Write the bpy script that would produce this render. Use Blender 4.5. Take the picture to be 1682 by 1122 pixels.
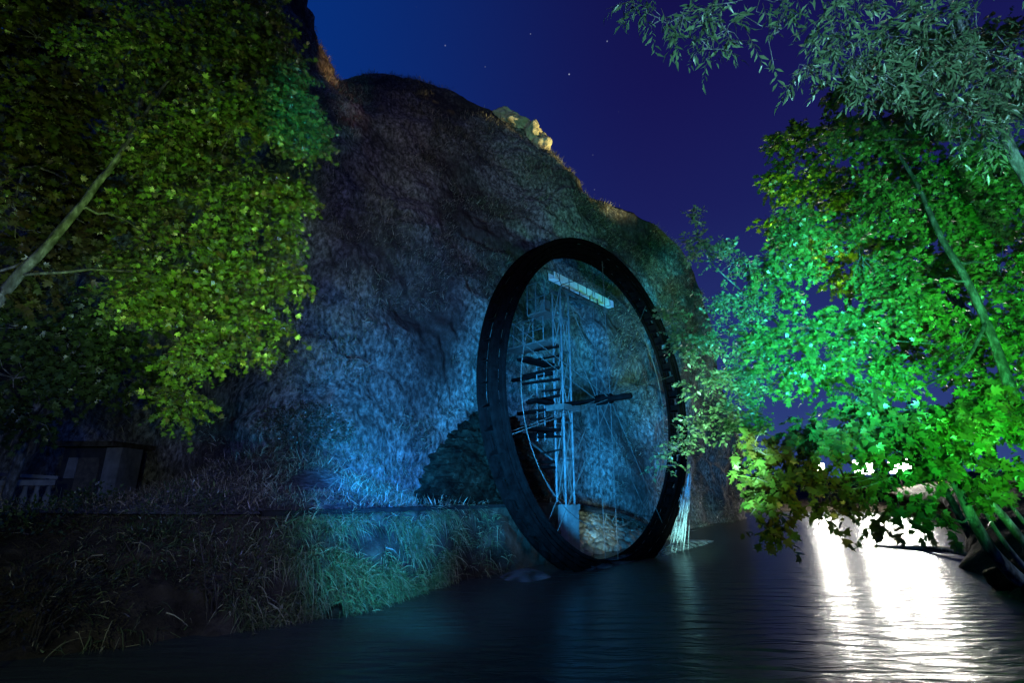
import bpy, math, random
import numpy as np
from mathutils import Vector

for o in list(bpy.data.objects):
    bpy.data.objects.remove(o, do_unlink=True)
scene = bpy.context.scene
COL = scene.collection
rng = np.random.default_rng(7)
random.seed(7)

# ------------------------------------------------------------------ camera
FPX, PITCH, CZ = 841.0, math.radians(16.179), 2.2
cam_d = bpy.data.cameras.new('camera')
cam_d.sensor_width = 36.0
cam_d.lens = 36.0 * FPX / 1682.0
cam_d.clip_start = 0.1
cam_d.clip_end = 3000.0
cam = bpy.data.objects.new('camera', cam_d)
cam.location = (0, 0, CZ)
cam.rotation_euler = (math.radians(90) + PITCH, 0, 0)
COL.objects.link(cam)
scene.camera = cam

# ------------------------------------------------------------------ world: clear night sky with city glow and a few stars
world = bpy.data.worlds.new('World')
scene.world = world
world.use_nodes = True
nt = world.node_tree
nt.nodes.clear()
W = nt.nodes.new
L = nt.links.new
out = W('ShaderNodeOutputWorld')
bg = W('ShaderNodeBackground')
tc = W('ShaderNodeTexCoord')
sep = W('ShaderNodeSeparateXYZ')
L(tc.outputs['Generated'], sep.inputs[0])
elev = W('ShaderNodeValToRGB')
L(sep.outputs['Z'], elev.inputs[0])
el = elev.color_ramp.elements
el[0].position = 0.0;  el[0].color = (0.030, 0.062, 0.220, 1)
el[1].position = 0.85; el[1].color = (0.006, 0.004, 0.055, 1)
e = el.new(0.22); e.color = (0.018, 0.032, 0.165, 1)
e = el.new(0.48); e.color = (0.010, 0.013, 0.105, 1)
e = el.new(0.66); e.color = (0.0075, 0.007, 0.080, 1)
azr = W('ShaderNodeMapRange')
azr.inputs['From Min'].default_value = -0.55
azr.inputs['From Max'].default_value = 0.30
azr.interpolation_type = 'SMOOTHSTEP'
L(sep.outputs['X'], azr.inputs['Value'])
mx = W('ShaderNodeMix'); mx.data_type = 'RGBA'
mx.inputs['A'].default_value = (0.0005, 0.032, 0.215, 1)
L(azr.outputs[0], mx.inputs['Factor'])
L(elev.outputs[0], mx.inputs['B'])
vor = W('ShaderNodeTexVoronoi'); vor.voronoi_dimensions = '3D'
vor.inputs['Scale'].default_value = 30
L(tc.outputs['Generated'], vor.inputs['Vector'])
sr = W('ShaderNodeMapRange')
sr.inputs['From Min'].default_value = 0.050
sr.inputs['From Max'].default_value = 0.015
L(vor.outputs['Distance'], sr.inputs['Value'])
sc_ = W('ShaderNodeSeparateColor')
L(vor.outputs['Color'], sc_.inputs[0])
pick = W('ShaderNodeMapRange')
pick.inputs['From Min'].default_value = 0.35
pick.inputs['From Max'].default_value = 1.0
L(sc_.outputs[0], pick.inputs['Value'])
sm = W('ShaderNodeMath'); sm.operation = 'MULTIPLY'
L(sr.outputs[0], sm.inputs[0]); L(pick.outputs[0], sm.inputs[1])
st = W('ShaderNodeMix'); st.data_type = 'RGBA'; st.blend_type = 'ADD'
L(sm.outputs[0], st.inputs['Factor'])
L(mx.outputs['Result'], st.inputs['A'])
st.inputs['B'].default_value = (0.45, 0.50, 0.62, 1)
L(st.outputs['Result'], bg.inputs['Color'])
bg.inputs['Strength'].default_value = 1.0
L(bg.outputs[0], out.inputs[0])

vs = scene.view_settings
vs.view_transform = 'Standard'
vs.look = 'None'
vs.exposure = 0.0
vs.gamma = 1.0
scene.render.engine = 'CYCLES'
scene.cycles.use_denoising = True
scene.cycles.max_bounces = 6
scene.cycles.sample_clamp_indirect = 4.0

# ------------------------------------------------------------------ landscape floodlights (coloured lamps of the night illumination) and added fill lights
def spot(name, loc, target, color, power, cone, blend=1.0, size=0.15):
    d = bpy.data.lights.new(name, 'SPOT')
    d.color = color; d.energy = power; d.spot_size = math.radians(cone); d.spot_blend = blend
    d.shadow_soft_size = size
    o = bpy.data.objects.new(name, d)
    o.location = loc
    o.rotation_euler = (Vector(target) - Vector(loc)).to_track_quat('-Z', 'Y').to_euler()
    COL.objects.link(o)
    return o

spot('blue_flood', (-1.0, 3.5, 1.4), (2.2, 20.0, 5.0), (0.025, 0.38, 1.0), 86000, 40, 1.0, 0.6)
spot('ledge_flood', (-3.9, 11.4, 3.0), (-2.4, 20.0, 5.4), (0.01, 0.33, 1.0), 8500, 90, 1.0, 0.3)
spot('indigo_flood', (-1.0, 6.0, 3.2), (-3.4, 14.0, 1.8), (0.004, 0.19, 1.0), 16000, 32, 1.0, 0.2)
spot('bank_flood', (0.6, 6.0, 0.8), (-2.9, 11.8, 1.2), (0.02, 0.42, 0.90), 9000, 38, 1.0, 0.2)
spot('right_flood', (9.3, 12.0, 0.8), (11.5, 33.0, 4.5), (0.16, 0.48, 1.0), 16000, 36, 1.0, 0.3)
spot('splash_lamp', (2.6, 8.0, 1.6), (7.7, 23.0, 0.4), (0.40, 1.0, 0.88), 18000, 12, 1.0, 0.2)
spot('orange_lamp', (3.0, 6.0, 3.0), (-19.3, 35.0, 40.3), (1.0, 0.58, 0.18), 60000, 4, 1.0, 0.2)
spot('violet_wash', (0.5, 1.0, 5.0), (-5.5, 20.0, 3.6), (0.20, 0.26, 1.0), 4600, 70, 1.0, 0.5)
spot('warm_wash', (-2.0, -8.0, 6.0), (-1.5, 32.0, 24.5), (1.0, 0.75, 0.50), 4200, 26, 1.0, 0.5)
spot('ridge_lamp', (30.0, 30.0, 8.0), (2.4, 30.8, 25.6), (1.0, 0.82, 0.32), 110000, 11, 0.8, 0.3)
spot('red_lamp', (3.0, 6.0, 3.0), (-16.6, 33.8, 35.0), (1.0, 0.10, 0.03), 6000, 6, 1.0, 0.3)
spot('left_tree_lamp', (-5.8, 6.9, 1.4), (-5.2, 10.2, 6.6), (0.42, 1.0, 0.08), 1300, 92, 1.0, 0.2)
spot('olive_lamp', (1.6, 5.6, 1.2), (-6.2, 10.2, 7.0), (0.40, 1.0, 0.13), 7600, 44, 1.0, 0.2)
spot('left_tree_fill', (-3.0, 2.0, 1.6), (-9.0, 11.0, 9.0), (0.62, 1.0, 0.22), 3000, 60, 1.0, 0.2)  # added fill that lifts the dim upper left crowns, not a known lamp
spot('crest_lamp', (0.5, 1.0, 5.0), (-6.0, 30.0, 20.0), (0.45, 0.42, 1.0), 3600, 40, 1.0, 0.4)
spot('left_trunk_lamp', (-3.2, 3.5, 1.2), (-9.4, 9.0, 4.6), (0.30, 0.45, 1.0), 4200, 30, 1.0, 0.2)
spot('left_teal_lamp', (-1.0, 1.0, 2.5), (-5.0, 10.6, 11.2), (0.03, 0.85, 1.0), 9000, 11, 1.0, 0.2)
spot('rail_lamp', (-9.0, 11.0, 3.2), (-13.6, 15.5, 2.4), (0.03, 0.30, 1.0), 220, 40, 1.0, 0.1)
spot('left_bank_fill', (-1.0, -6.0, 4.0), (-8.0, 10.0, 4.6), (0.70, 0.90, 0.62), 2200, 76, 1.0, 0.4)  # added fill from behind the camera for the dark left bank and trees
spot('rubble_lamp', (2.5, 8.0, 1.4), (3.4, 20.6, 0.8), (0.55, 0.95, 0.85), 9000, 9, 1.0, 0.2)
spot('trunk_lamp', (13.4, 8.6, 2.4), (11.9, 11.9, 1.2), (0.45, 0.75, 1.0), 420, 70, 1.0, 0.2)
spot('green_lamp', (4.0, 0.5, 1.2), (11.8, 14.6, 7.0), (0.07, 1.0, 0.16), 42000, 42, 1.0, 0.2)
spot('under_green_lamp', (9.8, 12.6, 0.8), (10.3, 14.8, 6.0), (0.08, 1.0, 0.06), 5000, 120, 1.0, 0.2)
spot('low_green_lamp', (8.2, 5.0, 0.6), (11.2, 11.4, 3.8), (0.10, 1.0, 0.05), 8500, 42, 1.0, 0.2)
spot('teal_lamp', (3.0, 1.0, 1.6), (8.4, 14.4, 6.8), (0.03, 0.75, 0.92), 72000, 28, 1.0, 0.2)
spot('amber_lamp', (3.5, 2.0, 1.0), (5.8, 11.0, 2.7), (0.85, 1.0, 0.15), 2200, 26, 1.0, 0.2)
spot('pale_lamp', (2.5, -1.5, 1.5), (6.2, 7.0, 8.6), (0.34, 0.88, 1.0), 17000, 66, 1.0, 0.15)
spot('yellow_tree_lamp', (14.0, 17.5, 0.8), (15.4, 26.0, 15.5), (0.42, 0.90, 0.05), 80000, 34, 1.0, 0.3)
spot('spray_lamp', (3.0, 7.0, 0.8), (5.9, 15.5, 4.6), (0.38, 0.95, 0.60), 24000, 28, 1.0, 0.2)

# ------------------------------------------------------------------ helpers
cP, sP = math.cos(PITCH), math.sin(PITCH)
def P(px, py, Y):
    """world point at ground distance Y that the photograph's pixel (px,py) looks at"""
    a, b = (px - 841.0) / FPX, (561.0 - py) / FPX
    k = Y / (cP - b * sP)
    return np.array([a * k, Y, CZ + (sP + b * cP) * k])

def P0(px, py, z=0.0):
    a, b = (px - 841.0) / FPX, (561.0 - py) / FPX
    k = (z - CZ) / (sP + b * cP)
    return np.array([a * k, (cP - b * sP) * k, z])

def hash3(ix, iy, iz, seed):
    n = (ix.astype(np.int64) * 374761393 + iy.astype(np.int64) * 668265263 + iz.astype(np.int64) * 2147483647 + seed * 1274126177)
    n = (n ^ (n >> 13)) & 0xffffffff
    n = (n * 1274126177) & 0xffffffff
    n = n ^ (n >> 16)
    return (n & 0xffffff) / float(0xffffff)

def vnoise(p, seed=0):
    i = np.floor(p); f = p - i
    u = f * f * (3 - 2 * f)
    i = i.astype(np.int64)
    r = 0
    for dx in (0, 1):
        for dy in (0, 1):
            for dz in (0, 1):
                w = (u[..., 0] if dx else 1 - u[..., 0]) * (u[..., 1] if dy else 1 - u[..., 1]) * (u[..., 2] if dz else 1 - u[..., 2])
                r = r + w * hash3(i[..., 0] + dx, i[..., 1] + dy, i[..., 2] + dz, seed)
    return r * 2 - 1

def fbm(p, oct=4, seed=0, gain=0.5, ridged=False):
    a, s, r = 1.0, 1.0, 0
    for k in range(oct):
        n = vnoise(p * s, seed + k)
        if ridged:
            n = 1 - 2 * np.abs(n)
        r = r + a * n
        a *= gain; s *= 2.03
    return r

def tag(o, label=None, cat=None, group=None, kind=None):
    if label: o['label'] = label
    if cat: o['category'] = cat
    if group: o['group'] = group
    if kind: o['kind'] = kind
    return o

def thing(name, label, cat, loc, group=None):
    o = bpy.data.objects.new(name, None)
    o.empty_display_size = 0.3
    o.location = tuple(float(v) for v in loc)
    COL.objects.link(o)
    return tag(o, label, cat, group)

def mesh_obj(name, verts, faces, material, parent=None, smooth=True, tint=None):
    """verts are world coordinates; a child is stored relative to its parent's location"""
    verts = np.asarray(verts, dtype=np.float64).reshape(-1, 3)
    off = np.zeros(3)
    if parent is not None:
        q = parent
        while q is not None:
            off = off + np.array(q.location); q = q.parent
    me = bpy.data.meshes.new(name)
    if isinstance(faces, np.ndarray):
        k = faces.shape[1]; n = len(faces)
        v = (verts - off).astype(np.float32)
        me.vertices.add(len(v)); me.vertices.foreach_set('co', v.ravel())
        me.loops.add(n * k); me.loops.foreach_set('vertex_index', faces.ravel().astype(np.int32))
        me.polygons.add(n)
        me.polygons.foreach_set('loop_start', np.arange(0, n * k, k, dtype=np.int32))
        me.update(calc_edges=True)
        me.validate()
    else:
        me.from_pydata((verts - off).tolist(), [], faces)
    if smooth:
        me.polygons.foreach_set('use_smooth', np.ones(len(me.polygons), dtype=bool))
    if tint is not None:
        at = me.color_attributes.new('tint', 'FLOAT_COLOR', 'POINT')
        c = np.ones((len(verts), 4), dtype=np.float32)
        c[:, :3] = tint
        at.data.foreach_set('color', c.ravel())
    me.materials.append(material)
    me.update()
    o = bpy.data.objects.new(name, me)
    COL.objects.link(o)
    if parent is not None:
        o.parent = parent
    return o

class MB:
    """collects shapes of one mesh"""
    def __init__(self):
        self.v = []; self.f = []
    def add(self, verts, faces):
        b = len(self.v)
        self.v += [tuple(map(float, q)) for q in verts]
        self.f += [tuple(b + i for i in fc) for fc in faces]
    def frame_box(self, c, ax, ay, az):
        """box with half-axis vectors"""
        c, ax, ay, az = (np.asarray(q, float) for q in (c, ax, ay, az))
        vs_ = [c + sx * ax + sy * ay + sz * az for sx in (-1, 1) for sy in (-1, 1) for sz in (-1, 1)]
        self.add(vs_, [(0, 1, 3, 2), (4, 6, 7, 5), (0, 4, 5, 1), (2, 3, 7, 6), (0, 2, 6, 4), (1, 5, 7, 3)])
    def bar(self, a, b, w, h=None, upv=(0, 0, 1)):
        a, b = np.asarray(a, float), np.asarray(b, float)
        h = w if h is None else h
        d = b - a; ln = np.linalg.norm(d); d = d / ln
        u = np.asarray(upv, float)
        if abs(d @ u) > 0.95: u = np.array([1.0, 0, 0]) if abs(d[0]) < 0.9 else np.array([0, 1.0, 0])
        s = np.cross(d, u); s /= np.linalg.norm(s)
        t = np.cross(s, d)
        self.frame_box((a + b) / 2, d * ln / 2, s * w / 2, t * h / 2)
    def tube(self, pts, rad, n=8, cap=True):
        pts = [np.asarray(q, float) for q in pts]
        rad = [rad] * len(pts) if np.isscalar(rad) else list(rad)
        b = len(self.v)
        ref = np.array([0.13, 0.31, 0.94])
        for i, q in enumerate(pts):
            d = pts[min(i + 1, len(pts) - 1)] - pts[max(i - 1, 0)]
            d = d / (np.linalg.norm(d) + 1e-9)
            s = np.cross(d, ref); s /= (np.linalg.norm(s) + 1e-9)
            t = np.cross(s, d)
            for k in range(n):
                a = 2 * math.pi * k / n
                self.v.append(tuple(q + rad[i] * (math.cos(a) * s + math.sin(a) * t)))
        for i in range(len(pts) - 1):
            for k in range(n):
                k2 = (k + 1) % n
                self.f.append((b + i * n + k, b + i * n + k2, b + (i + 1) * n + k2, b + (i + 1) * n + k))
        if cap:
            self.f.append(tuple(b + k for k in range(n))[::-1])
            self.f.append(tuple(b + (len(pts) - 1) * n + k for k in range(n)))
    def build(self, name, material, parent=None, smooth=False):
        return mesh_obj(name, np.array(self.v), self.f, material, parent, smooth)

# ------------------------------------------------------------------ materials
def new_mat(name):
    m = bpy.data.materials.new(name); m.use_nodes = True
    m.node_tree.nodes.clear()
    return m, m.node_tree.nodes.new, m.node_tree.links.new

def noise_mat(name, stops, scale=4.0, detail=8, rough=0.85, bump=0.3, bscale=18.0, bdist=0.05, stretch=(1, 1, 1), metallic=0.0, spec=0.3, second=None, distort=0.0):
    m, N, K = new_mat(name)
    o = N('ShaderNodeOutputMaterial'); b = N('ShaderNodeBsdfPrincipled'); K(b.outputs[0], o.inputs[0])
    t = N('ShaderNodeTexCoord'); mp = N('ShaderNodeMapping'); mp.inputs['Scale'].default_value = stretch
    K(t.outputs['Object'], mp.inputs[0])
    n = N('ShaderNodeTexNoise'); n.inputs['Scale'].default_value = scale; n.inputs['Detail'].default_value = detail
    n.inputs['Roughness'].default_value = 0.65; n.inputs['Distortion'].default_value = distort
    K(mp.outputs[0], n.inputs['Vector'])
    r = N('ShaderNodeValToRGB'); el = r.color_ramp.elements
    el[0].position = stops[0][0]; el[0].color = (*stops[0][1], 1)
    el[1].position = stops[-1][0]; el[1].color = (*stops[-1][1], 1)
    for p_, c_ in stops[1:-1]:
        e_ = el.new(p_); e_.color = (*c_, 1)
    K(n.outputs['Fac'], r.inputs[0])
    colr = r.outputs[0]
    if second:      # (scale, amount, dark colour): blotches of a second tone
        n2 = N('ShaderNodeTexNoise'); n2.inputs['Scale'].default_value = second[0]; n2.inputs['Detail'].default_value = 5
        K(t.outputs['Object'], n2.inputs['Vector'])
        mr = N('ShaderNodeMapRange'); mr.inputs['From Min'].default_value = 0.42; mr.inputs['From Max'].default_value = 0.62
        mr.inputs['To Max'].default_value = second[1]
        K(n2.outputs['Fac'], mr.inputs['Value'])
        mm = N('ShaderNodeMix'); mm.data_type = 'RGBA'; mm.inputs['B'].default_value = (*second[2], 1)
        K(mr.outputs[0], mm.inputs['Factor']); K(colr, mm.inputs['A']); colr = mm.outputs['Result']
    K(colr, b.inputs['Base Color'])
    b.inputs['Roughness'].default_value = rough; b.inputs['Metallic'].default_value = metallic
    b.inputs['Specular IOR Level'].default_value = spec
    if bump:
        nb = N('ShaderNodeTexNoise'); nb.inputs['Scale'].default_value = bscale; nb.inputs['Detail'].default_value = 6
        nb.inputs['Roughness'].default_value = 0.7
        K(mp.outputs[0], nb.inputs['Vector'])
        bp = N('ShaderNodeBump'); bp.inputs['Strength'].default_value = bump; bp.inputs['Distance'].default_value = bdist
        K(nb.outputs['Fac'], bp.inputs['Height']); K(bp.outputs[0], b.inputs['Normal'])
    return m

M_CLIFF = noise_mat('cliff_rock', [(0.34, (0.022, 0.020, 0.020)), (0.47, (0.10, 0.095, 0.088)), (0.57, (0.22, 0.21, 0.19)), (0.72, (0.42, 0.41, 0.38))],
                    scale=5.2, detail=15, rough=0.95, bump=1.0, bscale=20.0, bdist=0.05, stretch=(1.2, 1.2, 0.75), spec=0.03,
                    second=(0.26, 0.85, (0.035, 0.028, 0.026)), distort=0.25)
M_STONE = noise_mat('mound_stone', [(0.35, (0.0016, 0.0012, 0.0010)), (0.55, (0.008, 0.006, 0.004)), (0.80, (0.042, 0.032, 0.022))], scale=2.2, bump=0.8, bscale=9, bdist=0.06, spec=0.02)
M_RUBBLE = noise_mat('rubble_stone', [(0.3, (0.05, 0.045, 0.035)), (0.5, (0.18, 0.16, 0.12)), (0.72, (0.42, 0.38, 0.30))], scale=2.6, bump=0.6, bscale=10, bdist=0.05)
M_CONC = noise_mat('concrete', [(0.3, (0.05, 0.05, 0.048)), (0.7, (0.18, 0.18, 0.17))], scale=2.5, bump=0.3, bscale=20, bdist=0.02, second=(1.2, 0.6, (0.08, 0.075, 0.065)))
M_WALL = noise_mat('wall_stone', [(0.35, (0.010, 0.008, 0.006)), (0.7, (0.07, 0.058, 0.042))], scale=4.0, bump=0.8, bscale=8, bdist=0.06, spec=0.03)
M_COPING = noise_mat('dark_coping', [(0.3, (0.003, 0.003, 0.003)), (0.7, (0.014, 0.013, 0.012))], scale=3.0, bump=0.4, bscale=14, bdist=0.02, spec=0.04)
M_BANK = noise_mat('bank_soil', [(0.3, (0.010, 0.008, 0.006)), (0.55, (0.040, 0.032, 0.024)), (0.75, (0.09, 0.075, 0.055))], scale=1.8, detail=10, bump=0.9, bscale=7, bdist=0.12, spec=0.04)
M_WHEEL = noise_mat('wheel_dark_wood', [(0.3, (0.0015, 0.001, 0.001)), (0.7, (0.006, 0.004, 0.004))], spec=0.0, scale=5, rough=1.0, bump=0.4, bscale=22, bdist=0.01)
M_STEEL = noise_mat('galvanised_steel', [(0.38, (0.010, 0.011, 0.011)), (0.65, (0.065, 0.078, 0.075))], scale=6, rough=0.55, bump=0.1, bscale=30, bdist=0.01, metallic=0.2, spec=0.5)
M_RUST = noise_mat('dark_rusty_steel', [(0.3, (0.02, 0.018, 0.017)), (0.7, (0.075, 0.06, 0.05))], scale=7, rough=0.7, bump=0.2, bscale=30, bdist=0.01)
M_TROUGH = noise_mat('pale_trough_metal', [(0.3, (0.42, 0.46, 0.45)), (0.7, (0.68, 0.72, 0.70))], scale=4, rough=0.5, bump=0.1, bscale=20, bdist=0.01, spec=0.5)
M_BARK = noise_mat('bark', [(0.38, (0.016, 0.015, 0.016)), (0.5, (0.060, 0.058, 0.066)), (0.66, (0.18, 0.175, 0.20))], scale=6.5, bump=0.7, bscale=9, bdist=0.03, stretch=(1, 1, 0.4))
M_STEM = noise_mat('dark_stem', [(0.3, (0.015, 0.012, 0.010)), (0.7, (0.05, 0.042, 0.034))], scale=6)
M_BARK_DARK = noise_mat('dark_bark', [(0.38, (0.012, 0.012, 0.014)), (0.52, (0.035, 0.036, 0.045)), (0.68, (0.10, 0.10, 0.13))], scale=8.0, bump=0.8, bscale=12, bdist=0.03, stretch=(1, 1, 0.45))
M_PLASTER = noise_mat('painted_plaster', [(0.3, (0.05, 0.05, 0.06)), (0.7, (0.14, 0.14, 0.16))], scale=2.5, bump=0.2, bscale=16, bdist=0.02)
M_DARKPAINT = noise_mat('dark_boards', [(0.3, (0.008, 0.008, 0.010)), (0.7, (0.022, 0.022, 0.026))], scale=5, bump=0.3, bscale=20, bdist=0.01)
M_RIDGE = noise_mat('pale_limestone', [(0.3, (0.22, 0.18, 0.11)), (0.7, (0.62, 0.55, 0.38))], scale=2.0, bump=0.9, bscale=4, bdist=0.2)

def leaf_mat(name, spec=0.5, trans=0.35):
    m, N, K = new_mat(name)
    o = N('ShaderNodeOutputMaterial')
    b = N('ShaderNodeBsdfPrincipled'); tr = N('ShaderNodeBsdfTranslucent'); mx_ = N('ShaderNodeMixShader')
    a = N('ShaderNodeAttribute'); a.attribute_name = 'tint'
    K(a.outputs['Color'], b.inputs['Base Color']); K(a.outputs['Color'], tr.inputs['Color'])
    b.inputs['Roughness'].default_value = 0.36; b.inputs['Specular IOR Level'].default_value = spec
    mx_.inputs[0].default_value = trans
    K(b.outputs[0], mx_.inputs[1]); K(tr.outputs[0], mx_.inputs[2]); K(mx_.outputs[0], o.inputs[0])
    return m
M_LEAF = leaf_mat('leaf')
M_BLADE = leaf_mat('grass_blade', 0.2, 0.25)

def water_mat():
    m, N, K = new_mat('river_water')
    o = N('ShaderNodeOutputMaterial'); b = N('ShaderNodeBsdfPrincipled'); K(b.outputs[0], o.inputs[0])
    b.inputs['Base Color'].default_value = (0.042, 0.050, 0.040, 1)
    b.inputs['Specular IOR Level'].default_value = 0.17
    b.inputs['Roughness'].default_value = 0.27
    b.inputs['IOR'].default_value = 1.33
    t = N('ShaderNodeTexCoord'); mp = N('ShaderNodeMapping')
    mp.inputs['Rotation'].default_value = (0, 0, math.radians(12))
    mp.inputs['Scale'].default_value = (0.42, 1.5, 1)
    K(t.outputs['Object'], mp.inputs[0])
    n = N('ShaderNodeTexNoise'); n.inputs['Scale'].default_value = 2.3; n.inputs['Detail'].default_value = 4
    n.inputs['Distortion'].default_value = 0.5
    K(mp.outputs[0], n.inputs['Vector'])
    bp = N('ShaderNodeBump'); bp.inputs['Strength'].default_value = 0.48; bp.inputs['Distance'].default_value = 0.10
    K(n.outputs['Fac'], bp.inputs['Height']); K(bp.outputs[0], b.inputs['Normal'])
    return m
M_WATER = water_mat()

def foam_mat(name, alpha):
    m, N, K = new_mat(name)
    o = N('ShaderNodeOutputMaterial'); d = N('ShaderNodeBsdfDiffuse'); tp = N('ShaderNodeBsdfTransparent'); mx_ = N('ShaderNodeMixShader')
    d.inputs['Color'].default_value = (0.75, 0.8, 0.82, 1)
    t = N('ShaderNodeTexCoord'); n = N('ShaderNodeTexNoise'); n.inputs['Scale'].default_value = 3.0; n.inputs['Detail'].default_value = 6
    K(t.outputs['Object'], n.inputs['Vector'])
    r = N('ShaderNodeMapRange'); r.inputs['From Min'].default_value = 0.35; r.inputs['From Max'].default_value = 0.7
    r.inputs['To Min'].default_value = 0.0; r.inputs['To Max'].default_value = alpha
    K(n.outputs['Fac'], r.inputs['Value']); K(r.outputs[0], mx_.inputs[0])
    K(tp.outputs[0], mx_.inputs[1]); K(d.outputs[0], mx_.inputs[2]); K(mx_.outputs[0], o.inputs[0])
    return m
M_FOAM = foam_mat('white_water', 0.65)
M_FOAM_FAINT = foam_mat('thin_foam', 0.16)

def lamp_mat(name, color, strength):
    m, N, K = new_mat(name)
    o = N('ShaderNodeOutputMaterial'); e_ = N('ShaderNodeEmission')
    e_.inputs['Color'].default_value = (*color, 1); e_.inputs['Strength'].default_value = strength
    K(e_.outputs[0], o.inputs[0])
    return m

# ------------------------------------------------------------------ setting: ground, water, banks, cliff
def grid_faces(nr, nc):
    i = np.arange(nr - 1)[:, None] * nc + np.arange(nc - 1)[None, :]
    return np.stack([i, i + 1, i + nc + 1, i + nc], -1).reshape(-1, 4)

def resample(pts, n, smooth=True):
    pts = np.asarray(pts, float)
    m = len(pts); u = np.linspace(0, m - 1, n)
    i = np.clip(u.astype(int), 0, m - 2); f = (u - i)[:, None]
    if not smooth:
        return pts[i] * (1 - f) + pts[i + 1] * f
    p0 = pts[np.clip(i - 1, 0, m - 1)]; p1 = pts[i]; p2 = pts[i + 1]; p3 = pts[np.clip(i + 2, 0, m - 1)]
    return 0.5 * ((2 * p1) + (-p0 + p2) * f + (2 * p0 - 5 * p1 + 4 * p2 - p3) * f ** 2 + (-p0 + 3 * p1 - 3 * p2 + p3) * f ** 3)

g = MB(); g.add([(-700, -300, -1.5), (700, -300, -1.5), (700, 900, -1.5), (-700, 900, -1.5)], [(0, 1, 2, 3)])
tag(g.build('ground', M_BANK), kind='structure')

nx, ny = 60, 60
X, Yg = np.meshgrid(np.linspace(-40, 70, nx), np.linspace(-25, 95, ny))
tag(mesh_obj('water', np.stack([X, Yg, X * 0], -1), grid_faces(ny, nx), M_WATER), kind='structure')

# line of the ledge on top of the river wall, from far left to far right
LEDGE_Z = 1.74
LEDGE = [(-40, 12.0), (-26, 12.6), (-17, 12.4), (-11.5, 11.6), (-7.5, 10.7), (-4.5, 10.75), (-2.35, 13.2), (-0.2, 15.9), (1.84, 18.75), (4.4, 22.3), (7.2, 26.3), (10.6, 31.0), (14.6, 36.8), (19.0, 43.2), (21.0, 48.0)]
BASE = [(-42, 20, 3), (-27, 20, 3), (-19, 19.6, 2.2), (-13, 19.2, 2.2), (-8.8, 17.2, 3.4), (-6.2, 17.0, 3.6), (-4.4, 17.9, 2.6), (-3.0, 20.2, 2.2), (-1.2, 22.4, 2.0), (2.1, 24.7, 1.6), (6.6, 26.9, 0.9), (10.2, 31.4, 0.5), (14.2, 37.2, 0.3), (18.6, 43.6, 0.2), (20.6, 48.4, 0.2)]
RIDGE = [(-60, 34, 30), (-44, 36, 34)] + [tuple(P(*q)) for q in [
    (60, -200, 34), (300, -160, 35), (390, -130, 36), (448, 50, 35), (512, 136, 33.5), (600, 124, 32.5), (672, 129, 31.5), (770, 165, 31), (875, 215, 31),
    (952, 318, 31.5), (1045, 356, 33), (1118, 402, 36.5), (1168, 545, 41)]]
# give the curves one common parameter
NC = 560
ledge = resample([(a, b, LEDGE_Z if a < 3 else max(0.0, LEDGE_Z - (a - 3) * 0.32)) for a, b in LEDGE], NC)
base = resample(BASE, NC)
ridge = resample(RIDGE, NC)
NR = 330
rows = []
tl = np.concatenate([np.linspace(0, 0.10, 34), np.linspace(0.10, 1.0, 250)[1:], np.linspace(1.0, 1.35, 48)[1:]])
for t in tl:
    if t <= 0.10:
        u = t / 0.10
        rows.append(ledge * (1 - u) + base * u + np.array([0, 0, -0.25 * math.sin(u * math.pi)]))
    elif t <= 1.0:
        u = (t - 0.10) / 0.90
        w = 0.22 * u + 0.78 * u ** 2.1          # set-back grows towards the top: steep foot, rounded shoulder
        h = u + 0.06 * math.sin(u * math.pi)
        p = base * (1 - w) + ridge * w
        p[:, 2] = base[:, 2] * (1 - h) + ridge[:, 2] * h
        rows.append(p)
    else:
        u = (t - 1.0) / 0.35
        p = ridge.copy()
        p[:, 1] += u * 34 + 1.0 * u
        p[:, 0] += u * 6
        p[:, 2] = ridge[:, 2] * (1 - u ** 1.6) + 1.2 * math.sin(u * math.pi) * 0.4
        rows.append(p)
CL = np.stack(rows)
NR = len(tl)
# normals for displacement
dU = np.gradient(CL, axis=1); dV = np.gradient(CL, axis=0)
nrm = np.cross(dU, dV); nrm /= (np.linalg.norm(nrm, axis=-1, keepdims=True) + 1e-9)
amp = np.clip((tl - 0.03) / 0.16, 0.22, 1.0)[:, None] * np.clip(tl / 0.02, 0, 1)[:, None]
amp = amp * np.where(tl[:, None] > 0.9, np.clip(1.0 - (tl[:, None] - 0.9) * 5.0, 0.35, 1), 1)
q = CL * np.array([0.16, 0.16, 0.13])
big = fbm(q + 3.1, 3, 11) * 0.85
rid = fbm(CL * np.array([0.42, 0.42, 0.30]) + 7.7, 4, 31, ridged=True) * 0.17
fine = fbm(CL * np.array([2.1, 2.1, 1.3]), 3, 57) * 0.11
lay = (CL[..., 2] * 0.42 + CL[..., 0] * 0.10 + fbm(CL * 0.30, 3, 83) * 0.9) % 1.0
strata = np.where(lay < 0.82, lay / 0.82, (1 - lay) / 0.18) * 0.34 * np.clip(fbm(CL * 0.2 + 2.0, 2, 87) + 0.5, 0, 1)
disp = (big + rid + fine - strata) * amp
# overhanging shadowed bands and a hollow behind the wheel
CLD = CL + nrm * disp[..., None] * -1.0
cliff = tag(mesh_obj('cliff', CLD, grid_faces(NR, NC), M_CLIFF), kind='structure')
CL_N = -nrm

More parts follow.
